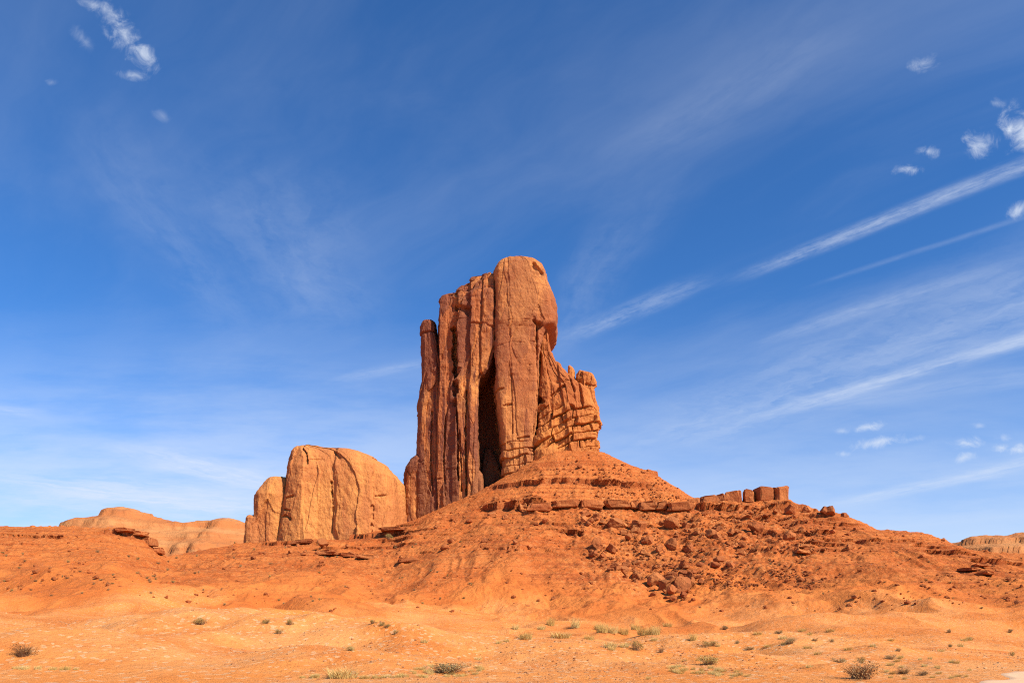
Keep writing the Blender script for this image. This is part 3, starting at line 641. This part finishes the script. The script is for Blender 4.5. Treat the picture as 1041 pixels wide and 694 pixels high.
# caprock blocks that stand in a row along the skyline
cap = [(697, 712, 508, 518, 'low square caprock block at the left end of the skyline row'), (712, 728, 505, 515, 'long flat caprock block second from the left end of the skyline row'),
       (728, 739, 503, 513, 'short caprock block third from the left end of the skyline row'), (738.5, 756, 500, 512, 'tall caprock block with dark left face in the middle of the skyline row'),
       (756, 768, 499, 510, 'narrow caprock block third from the right end of the skyline row'), (768.5, 786, 496, 510, 'largest caprock block on the skyline, second from the right end'),
       (786.5, 800.5, 496, 511, 'caprock block at the right end of the skyline row above the drop')]
for i, (x0, x1, y0, y1, lab) in enumerate(cap):
    Y = 362.0; k = Y / F; wd = (x1 - x0) * k; ht = (y1 - y0) * k
    X = ((x0 + x1) / 2 - CX) * k; zb = zof(y1, Y) - 1.2
    rock('caprock_block', BLOCK[i % 6], (X, Y + 2.5, zb), (wd / 2 * 0.93, 4.0, (ht + 1.4) / 2), (R(random.uniform(-5, 5)), R(random.uniform(-5, 5)), R(random.uniform(-16, 16))), lab, 'caprock blocks in a row on the skyline', 'rock block')
# ledge blocks below the butte
LB = []
x = 528.0
while x < 694:
    wpx = random.choice([7, 9, 12, 18, 26, 30]) * random.uniform(.9, 1.1); y0 = np.interp(x, [528, 560, 620, 694], [512, 509, 510, 511]); hpx = random.uniform(7.5, 9.5)
    if random.random() < 0.9: LB.append((x, x + wpx * 0.98, y0 + random.uniform(-.5, .8), hpx))
    x += wpx
for i, (x0, x1, y0, hp) in enumerate(LB):
    xm = (x0 + x1) / 2; X, Y, Zh = hit(xm, y0 + hp * 0.75); k = Y / F
    ordn = 'dark red slab in the straight ledge under the great butte'
    rock('flat_rock', BLOCK[(i * 5 + 2) % 6], (X, Y + 1.5, zof(y0 + hp, Y) + 0.1), ((x1 - x0) * k / 2, 4.5, hp * k / 2), (R(random.uniform(-2, 2)), R(random.uniform(-2, 2)), R(random.uniform(-7, 7))), ordn, 'slabs forming the straight ledge', 'flat rock')
# flat ledges that stick out of the slopes
for x0, x1, y0, hp, lab, grp in ((118, 134, 538, 4, 'dark ledge block on the rim where the flat left hill begins to drop', None), (134, 148, 541, 5, 'dark ledge block second down the dropping right rim of the flat left hill', None), (147, 157, 548, 8, 'tallest dark ledge block on the dropping right rim of the flat left hill', None), (156, 165, 558, 6, 'lowest dark ledge block where the left hill rim meets the gap', None),
        (295, 318, 550, 4, 'long thin ledge slab under the left half of the rounded butte', None), (322, 342, 560, 5, 'dark undercut ledge slab below the middle of the rounded butte', None), (344, 362, 563, 4, 'thin ledge slab right of the dark undercut slab', None), (362, 384, 565, 4, 'thin ledge slab in the hollow below the rounded butte', None), (386, 412, 537, 3.5, 'long slab on the bench between the rounded butte and the great butte', None), (404, 424, 569, 4, 'ledge slab at the mouth of the gully below the great butte', None),
        (990, 1003, 574, 3.2, 'upper dark ledge slab near the right edge', None), (979, 989, 578, 3.2, 'middle dark ledge slab near the right edge', None), (996, 1006, 583, 3, 'lower dark ledge slab near the right edge', None), (808, 822, 554, 4, 'upper small dark ledge slab on the nose of the right slope', None), (806, 820, 560, 4, 'lower small dark ledge slab on the nose of the right slope', None)):
    xm = (x0 + x1) / 2; X, Y, Zh = hit(xm, y0 + hp * 0.8); k = Y / F
    rock('flat_rock', BLOCK[random.randrange(6)], (X, Y + 0.6, zof(y0 + hp, Y) + 0.35), ((x1 - x0) * k / 2, 3.2, hp * k / 2), (R(random.uniform(-3, 3)), R(random.uniform(-5, 5)), R(random.uniform(-12, 12))), lab, 'ledges sticking out of the slopes', 'flat rock')
# boulders one can point to: px, py (foot), width px, height px, label
named = [(804, 523, 13, 10, 'rounded boulder just right of the skyline block row'), (820, 521, 12, 7, 'low tilted slab on the skyline between the block row and the round boulder'), (836.5, 523, 13, 8, 'round boulder alone on the skyline of the right slope'), (858, 526, 9, 6, 'small boulder farthest right on the skyline of the talus'),
         (766, 541, 17, 12, 'dark boulder casting shade below the middle of the skyline row'), (804, 550, 16, 11, 'shaded overhanging boulder below the right end of the skyline row'), (593, 531, 8, 9, 'dark upright boulder under the left end of the rubble slope'),
         (625, 537, 17, 12, 'big square boulder below the straight ledge'), (683, 538, 18, 13, 'broad boulder under the right end of the straight ledge'), (606, 558, 14, 12, 'dark boulder at the left edge of the rubble slope'), (620, 562, 16, 9, 'low slab lying at the left edge of the rubble slope'),
         (657, 553, 15, 8, 'tilted slab in the middle of the rubble slope'), (683, 558, 16, 12, 'dark fractured boulder midway down the rubble slope'), (625, 577, 10, 6, 'single pale boulder on smooth soil left of the rubble'), (646, 588, 9, 9, 'upright boulder left of the lowest boulder pile'),
         (668, 596, 19, 15, 'large pale boulder on the left of the lowest boulder pile'), (683, 592, 15, 14, 'pale block at the top of the lowest boulder pile'), (692, 603, 22, 19, 'largest boulder in the lowest boulder pile'), (681, 605, 13, 11, 'dark boulder under the largest one in the lowest pile'), (686, 611, 10, 6, 'last small boulder at the foot of the lowest pile'),
         (703, 592, 13, 12, 'pale boulder on the right of the lowest boulder pile'), (722, 547, 13, 9, 'boulder halfway between the straight ledge and the skyline row'), (742, 545, 12, 8, 'flat boulder lower left of the dark shaded boulder'), (327, 556, 14, 9, 'dark pointed boulder on the slope in front of the rounded butte'), (460, 552, 11, 6, 'pale slab in the gully below the great butte'), (452, 559, 12, 6, 'pale slab lower in the gully below the great butte')]
for i, (bx, by, bw, bh, lab) in enumerate(named):
    X, Y, Zh = hit(bx, by - 0.5); k = Y / F
    sx = bw * k / 1.95; sz = bh * k / 1.6
    rock('boulder', BOULD[i % 10], (X, Y + sx * 0.3, Zh - sz * 0.28), (sx, sx * random.uniform(.8, 1.1), sz), (R(random.uniform(-14, 14)), R(random.uniform(-14, 14)), random.uniform(0, 6.28)), lab, 'boulders on the talus')
# scattered boulders of the rubble slope
zones = [
    ('jagged rock wedged in the lowest boulder pile', 'rocks of the lowest boulder pile', 26, lambda: (random.gauss(684, 11), min(612, random.gauss(597, 8))), (3.5, 11)),
    # polygonless zones: centre px,py, spread, count, size range, label
    ('red boulder among the rubble of the slope below the straight ledge', 'boulders of the main rubble slope', 105, lambda: (random.uniform(592, 760), random.uniform(522, 605)), (3, 10)),
    ('red rock on the broken slope under the skyline row of blocks', 'rocks under the skyline block row', 40, lambda: (random.uniform(700, 870), random.uniform(520, 560)), (3, 9)),
    ('rock at the foot of the fluted wall of the great butte', 'rocks along the foot of the great butte', 40, lambda: (random.uniform(395, 560), random.uniform(500, 560)), (2, 6.5)),
    ('rock lying below the rounded butte on the left', 'rocks below the rounded butte', 22, lambda: (random.uniform(255, 410), random.uniform(548, 572)), (2, 6)),
    ('small rock high on the slope under the broken shoulder', 'rocks high under the broken shoulder', 20, lambda: (random.uniform(520, 690), random.uniform(470, 506)), (1.8, 4.5)),
    ('small rock on the stepped slope of the far right ridge', 'rocks on the right ridge', 20, lambda: (random.uniform(860, 1035), random.uniform(540, 600)), (1.5, 4))]
for lab, grp, cnt, pick, (lo, hi) in zones:
    made = 0
    while made < cnt:
        p, q = pick()
        if grp.startswith('boulders of the main'):
            lim = np.interp(p, [590, 640, 690, 720, 765], [566, 590, 608, 598, 560])
            if q > lim: continue
            if vnoise(np.array([p / 16.0]), np.array([q / 12.0]))[0] < -0.15: continue
        X, Y, Zh = hit(p, q); k = Y / F
        sz = (lo + (hi - lo) * random.random() ** 2.2) * k / 2 * 1.25
        rock('boulder', BOULD[random.randrange(10)] if random.random() < .7 else BLOCK[random.randrange(6)], (X, Y, Zh - sz * 0.35), (sz * random.uniform(.8, 1.3), sz * random.uniform(.8, 1.2), sz * random.uniform(.55, .95)),
             (R(random.uniform(-25, 25)), R(random.uniform(-25, 25)), random.uniform(0, 6.28)), lab, grp)
        made += 1
# scree too small and too many to count
def scree():
    base = []
    for k in range(6):
        r = np.random.default_rng(900 + k); v = ico(1)[0].copy()
        for j in range(6):
            n = r.normal(size=3); n /= np.linalg.norm(n); v = v - np.maximum(v @ n - r.uniform(.45, .8), 0)[:, None] * n
        base.append(v)
    f0 = ico(1)[1]; VV, FF, o = [], [], 0
    r = np.random.default_rng(5); n_made = 0
    while n_made < 5000:
        p = r.uniform(-60, 1100); q = r.uniform(462, 622)
        dens = 0.07 + 0.9 * float(590 < p < 840 and q < 600) + 0.3 * float(400 < p < 590 and q < 560) + 0.10 * float(p > 840) + 0.10 * float(p < 160 and q < 600)
        if r.random() > dens or vnoise(np.array([p / 22.0]), np.array([q / 9.0]))[0] < r.uniform(-.6, .5): continue
        c = col_of(p)
        if q < SCR[40:1100, c].min() + 1.0: continue
        X, Y, Zh = hit(p, q)
        if Y < 170: continue
        s = r.uniform(0.6, 1.0) ** 1 * (0.22 + 0.75 * r.random() ** 3.0); th = r.uniform(0, 6.28); ca, sa = math.cos(th), math.sin(th)
        b = base[n_made % 6] * (s * r.uniform(.8, 1.4), s, s * r.uniform(.5, .9))
        b = np.stack([b[:, 0] * ca - b[:, 1] * sa, b[:, 0] * sa + b[:, 1] * ca, b[:, 2]], -1) + (X + r.uniform(-.3, .3), Y + r.uniform(-.5, .5), Zh + s * 0.15)
        VV.append(b); FF.append(f0 + o); o += len(b); n_made += 1
    return tag(make_mesh('scree', np.concatenate(VV), np.concatenate(FF), M_BOULDER, smooth=False), 'small broken stones strewn over the red talus slopes', 'scree', kind='stuff')
scree()
def gravel():
    base = []
    for k in range(6):
        r = np.random.default_rng(700 + k); v = ico(1)[0].copy()
        for j in range(5):
            n = r.normal(size=3); n /= np.linalg.norm(n); v = v - np.maximum(v @ n - r.uniform(.5, .85), 0)[:, None] * n
        base.append(v)
    f0 = ico(1)[1]; VV, FF = [], []; r = np.random.default_rng(55); o = 0; n_made = 0
    while n_made < 9000:
        Y = 24 * (130 / 24) ** r.random(); X = r.uniform(-.72, .72) * Y
        if fbm(np.array([X / 9.0]), np.array([Y / 14.0]), o=3)[0] < r.uniform(-.5, .7): continue
        s = 0.014 + 0.045 * r.random() ** 4 * (1 + Y / 50)
        b = base[n_made % 6] * (s * r.uniform(.8, 1.5), s, s * .7) + (X, Y, ground_z(X, Y) + s * .2)
        VV.append(b); FF.append(f0 + o); o += len(b); n_made += 1
    return tag(make_mesh('gravel', np.concatenate(VV), np.concatenate(FF), M_GRAVEL, smooth=False), 'small stones and gravel scattered over the foreground sand', 'gravel', kind='stuff')
gravel()

# ------------------------------------------------------------------ plants
def leaf_material(name, c0, c1):
    m, n, b = mat_new(name)
    pos = n.new('ShaderNodeNewGeometry').outputs['Position']
    oi = n.new('ShaderNodeObjectInfo').outputs['Random']
    f = n.m('ADD', n.m('MULTIPLY', n.noise(pos, 6.0, 3, 0.6), 0.8), n.m('MULTIPLY', n.m('SUBTRACT', oi, 0.5), 0.4))
    n.put(b.inputs['Base Color'], n.mix(n.sstep(f, 0.2, 0.65), c0, c1)); b.inputs['Roughness'].default_value = 0.8
    return m
M_STEM = leaf_material('dry_twig', (0.22, 0.115, 0.055), (0.40, 0.23, 0.11))
M_OLIVE = leaf_material('olive_leaf', (0.30, 0.20, 0.055), (0.50, 0.35, 0.11))
M_SAGE = leaf_material('sage_leaf', (0.28, 0.19, 0.075), (0.46, 0.33, 0.14))
M_STRAW = leaf_material('straw_blade', (0.62, 0.38, 0.11), (0.76, 0.54, 0.20))
M_BROWN = leaf_material('brown_leaf', (0.27, 0.14, 0.052), (0.44, 0.26, 0.10))
def blades(n, spread, hgt, wid, lean, r, seg=3):
    """n thin curved tapering blades growing from a patch of ground; real width and bend"""
    V, Fq = [], []
    for i in range(n):
        a = r.uniform(0, 6.283); rad = spread * math.sqrt(r.random()); bx, by = rad * math.cos(a), rad * math.sin(a)
        a2 = a + r.normal() * 0.7; ln = hgt * r.uniform(.55, 1.1); out = lean * r.uniform(.2, 1.1)
        px_, py_ = -math.sin(a2 + r.normal() * .8), math.cos(a2 + r.normal() * .8)
        o = len(V)
        for s in range(seg + 1):
            t = s / seg; w_ = wid * (1 - t * 0.85)
            cx, cy, cz = bx + math.cos(a2) * out * ln * t ** 1.6, by + math.sin(a2) * out * ln * t ** 1.6, ln * (t - 0.22 * out * t * t)
            V += [(cx - px_ * w_, cy - py_ * w_, cz), (cx + px_ * w_, cy + py_ * w_, cz)]
        for s in range(seg): Fq.append((o + 2 * s, o + 2 * s + 1, o + 2 * s + 3, o + 2 * s + 2))
    return np.array(V, np.float32), np.array(Fq)
def leaves(n, rx, rz, size, r, z0=0.1):
    V, Fq = [], []
    lob = [(r.uniform(-.6, .6), r.uniform(-.6, .6), r.uniform(.25, .8), r.uniform(.3, .5)) for _ in range(7)]
    for i in range(n):
        lx, ly, lz, lr = lob[r.integers(7)]; d = r.normal(size=3); d /= np.linalg.norm(d); q = lr * r.random() ** 0.4
        p = np.array([(lx + d[0] * q) * rx, (ly + d[1] * q) * rx, max(0.02, (lz + d[2] * q * .8)) * rz + z0 * 0])
        u = r.normal(size=3); u /= np.linalg.norm(u); w_ = np.cross(u, r.normal(size=3)); w_ /= np.linalg.norm(w_) + 1e-6
        s = size * r.uniform(.6, 1.3); o = len(V)
        V += [tuple(p - u * s), tuple(p + w_ * s * .4), tuple(p + u * s), tuple(p - w_ * s * .4)]; Fq.append((o, o + 1, o + 2, o + 3))
    return np.array(V, np.float32), np.array(Fq)
def proto(kind, k):
    r = np.random.default_rng(300 + k)
    if kind == 'grass': return [('blades', make_mesh('blades', *blades(320, 0.42, 0.55, 0.009, 0.75, r), M_STRAW, False, link=False))]
    if kind == 'low_grass': return [('blades', make_mesh('blades', *blades(260, 0.85, 0.30, 0.008, 0.8, r), M_STRAW, False, link=False))]
    lm = {'olive': M_OLIVE, 'sage': M_SAGE, 'brown': M_BROWN}[kind]
    st = make_mesh('stems', *blades(240 if kind == 'brown' else 130, 0.22, 0.72, 0.008, 0.95, r, 4), M_STEM, False, link=False)
    return [('stems', st), ('foliage', make_mesh('foliage', *leaves(900 if kind != 'brown' else 520, 0.62, 0.62, 0.035, r), lm, False, link=False))]
PROTO = {}
for kd in ('grass', 'low_grass', 'olive', 'sage', 'brown'): PROTO[kd] = [proto(kd, k * 7 + len(kd)) for k in range(3)]
def tufts(p, q, w, n, label, group):
    for _ in range(n): plant('grass', p + random.uniform(-.6, .6) * w, q + random.uniform(-2.2, 2.2), random.uniform(6, 12), random.uniform(3, 5.5), label, group)
def plant(kind, p, q, wpx, hpx, label, group=None, name=None):
    X, Y, Zh = hit(p, q); k = Y / F
    nm = name or ('grass_tuft' if 'grass' in kind else 'desert_shrub')
    o = empty(nm, (X, Y, Zh - 0.03)); nat_w, nat_h = {'grass': (1.3, 0.55), 'low_grass': (1.6, 0.28)}.get(kind, (1.35, 0.68))
    sx = wpx * k / nat_w; sz = max(hpx * k / nat_h, sx * 0.35)
    o.scale = (sx, sx * random.uniform(.8, 1.1), sz); o.rotation_euler = (0, 0, random.uniform(0, 6.28))
    tag(o, label, 'grass tuft' if 'grass' in kind else 'shrub', group)
    for nm2, me in PROTO[kind][random.randrange(3)]:
        c = bpy.data.objects.new(nm2, me); COL.objects.link(c); c.parent = o
    return o
P1 = [('brown', 23, 667, 33, 14, 'dark brown shrub alone on the sand near the left edge'), ('olive', 204, 635, 20, 8, 'dark olive shrub alone on the sand rise at the left'),
      ('brown', 875, 694, 52, 20, 'large twiggy brown bush at the bottom edge, right of centre'), ('olive', 646, 661, 18, 11, 'round olive shrub in the middle of the straw grass patch'),
      ('brown', 672, 663, 11, 7, 'small brown shrub just right of the round olive shrub'), ('olive', 720, 675, 30, 11, 'olive shrub rising from the pale grass skirt in the foreground'),
      ('olive', 721, 657, 22, 6, 'low spreading olive shrub on the sand behind the grass skirt'), ('grass', 704, 651, 11, 9, 'pale straw tuft beside the low spreading olive shrub'),
      ('sage', 803, 654, 20, 7, 'straw-coloured shrub at the foot of the right slope'), ('sage', 852, 673, 20, 6, 'flat sage shrub left of the round one before the twiggy bush'), ('olive', 875, 673, 13, 7, 'small round shrub directly behind the large twiggy bush'),
      ('brown', 918, 685, 24, 7, 'low brown shrub right of the large twiggy bush'), ('brown', 938, 686, 18, 6, 'flat reddish brown shrub farthest right in the twiggy group'), ('sage', 905, 670, 14, 6, 'small grey shrub behind the low brown shrubs on the right'),
      ('sage', 455, 683, 62, 9, 'wide grey green mat of scrub in the foreground left of centre'), ('grass', 348, 695, 44, 12, 'yellow green grass tuft cut by the bottom edge'), ('olive', 355, 661, 14, 6, 'small dark shrub alone on the sand left of the grey scrub mat'),
      ('olive', 1028, 666, 8, 5, 'tiny dark shrub near the right edge above the road'), ('sage', 736, 640, 12, 5, 'small grey shrub right of the straw grass patch'),
      ('olive', 283, 644, 12, 6, 'small olive shrub lowest of the three right of the lone rise shrub'), ('olive', 294, 635, 10, 7, 'upright dark shrub of the three right of the lone rise shrub'), ('olive', 270, 634, 11, 5, 'flat dark shrub of the three right of the lone rise shrub'),
      ('olive', 395, 562 - 14, 10, 6, 'green bush growing on the bench before the rounded butte')]
for kd, p, q, wp, hp, lab in P1: plant(kd, p, q, wp, hp, lab, 'shrubs and tufts that stand alone')
for p, q in ((379, 634), (388, 637), (393, 640), (402, 644)): plant('olive', p, q, random.uniform(7, 11), 5, 'dark shrub in the slanting row of four on the left middle sand', 'slanting row of four shrubs')
for p, q, wp, hp in ((559, 636, 8, 8), (585, 638, 9, 9), (612, 643, 12, 10), (622, 644, 11, 8), (633, 645, 10, 7), (655, 645, 14, 8), (665, 645, 11, 9), (534, 650, 13, 7), (570, 648, 20, 6), (620, 658, 12, 6), (607, 640, 8, 5), (645, 640, 9, 6), (678, 637, 9, 4), (599, 650, 10, 5), (550, 640, 8, 4), (634, 657, 9, 4), (524, 640, 7, 5)):
    plant('grass', p, q, wp * 1.5, hp * 1.25, 'pale straw grass tuft in the patch at the foot of the central slope', 'straw tufts of the central patch')
for p, q, wp in ((698, 683, 30), (712, 684, 40), (735, 685, 40), (752, 688, 22), (690, 680, 16), (722, 680, 30)):
    tufts(p, q, wp, 5, 'thin pale grass spread around the foreground olive shrub', 'thin grass of the foreground skirt')
for p, q, wp in ((425, 684, 24), (436, 679, 26), (418, 688, 20), (470, 686, 30), (488, 681, 20), (400, 690, 22), (445, 690, 30)):
    tufts(p, q, wp, 5, 'yellow dry grass fringing the grey scrub mat', 'dry grass around the scrub mat')
for p, q, wp in ((330, 694, 24), (366, 694, 26), (385, 694, 22), (20, 693, 30), (48, 692, 26), (72, 694, 26), (310, 695, 20)):
    tufts(p, q, wp, 4, 'dry yellow grass along the bottom edge on the left', 'dry grass at the bottom left')
for i in range(16):
    plant('grass', random.uniform(895, 985), random.uniform(668, 690), random.uniform(5, 10), 4, 'sparse dry grass beside the dirt road at lower right', 'dry grass beside the road')
for i in range(26): plant('grass', random.uniform(420, 1000), random.uniform(648, 692), random.uniform(6, 12), random.uniform(3, 5), 'scattered straw tuft on the open sand of the foreground', 'straw tufts of the open foreground')
for i in range(22):
    plant(random.choice(['grass', 'sage']), random.uniform(720, 1035), random.uniform(640, 664), random.uniform(6, 13), 4, 'small dry plant on the sandy flat below the right ridge', 'dry plants below the right ridge')
for i in range(38):
    p = random.uniform(-10, 180); q = random.uniform(556, 606)
    plant(random.choice(['olive', 'sage', 'brown']), p, q, random.uniform(3, 6), random.uniform(1.8, 3), 'tiny scrub bush on the slope of the flat-topped hill at left', 'scrub on the left hill')
for i in range(44):
    p = random.uniform(180, 480); q = random.uniform(548, 615)
    plant(random.choice(['olive', 'sage', 'brown']), p, q, random.uniform(2.5, 5), random.uniform(1.8, 2.8), 'tiny scrub bush on the slope below the two buttes', 'scrub below the two buttes')
for i in range(30):
    p = random.uniform(700, 1040); q = random.uniform(565, 620)
    plant(random.choice(['olive', 'sage', 'brown']), p, q, random.uniform(2.5, 5), random.uniform(1.6, 2.6), 'tiny scrub bush low on the right ridge', 'scrub on the right ridge')

# ------------------------------------------------------------------ dirt road at lower right
def road():
    m, n, b = mat_new('road_dirt'); pos = n.new('ShaderNodeNewGeometry').outputs['Position']
    c = n.mix(n.noise(pos, 0.8, 6, 0.65), (0.70, 0.40, 0.21), (0.78, 0.50, 0.29)); n.put(b.inputs['Base Color'], c)
    bump(n, b, [(n.noise(pos, 4, 6, 0.7), 0.05, 0.5)])
    e0, e1 = Vector((14.6, 27.0)), Vector((27.0, 40.5)); d = (e1 - e0).normalized(); nn = Vector((d.y, -d.x))
    V = []; na, nb = 160, 30
    for i in range(na):
        for j in range(nb):
            s = -22 + i * 0.6; t = j * 0.25 + (0.5 * math.sin(s * .35) + 0.25 * math.sin(s * 1.3)) * (1 - j / nb)
            q = e0 + d * s + nn * t; z = ground_z(q.x, q.y) if q.y > 3 else -0.4
            edge = min(j, nb - 1 - j); V.append((q.x, q.y, z + (0.03 if edge > 0 else -0.10)))
    tag(make_mesh('road', V, grid_faces(na, nb), m), kind='structure')
road()
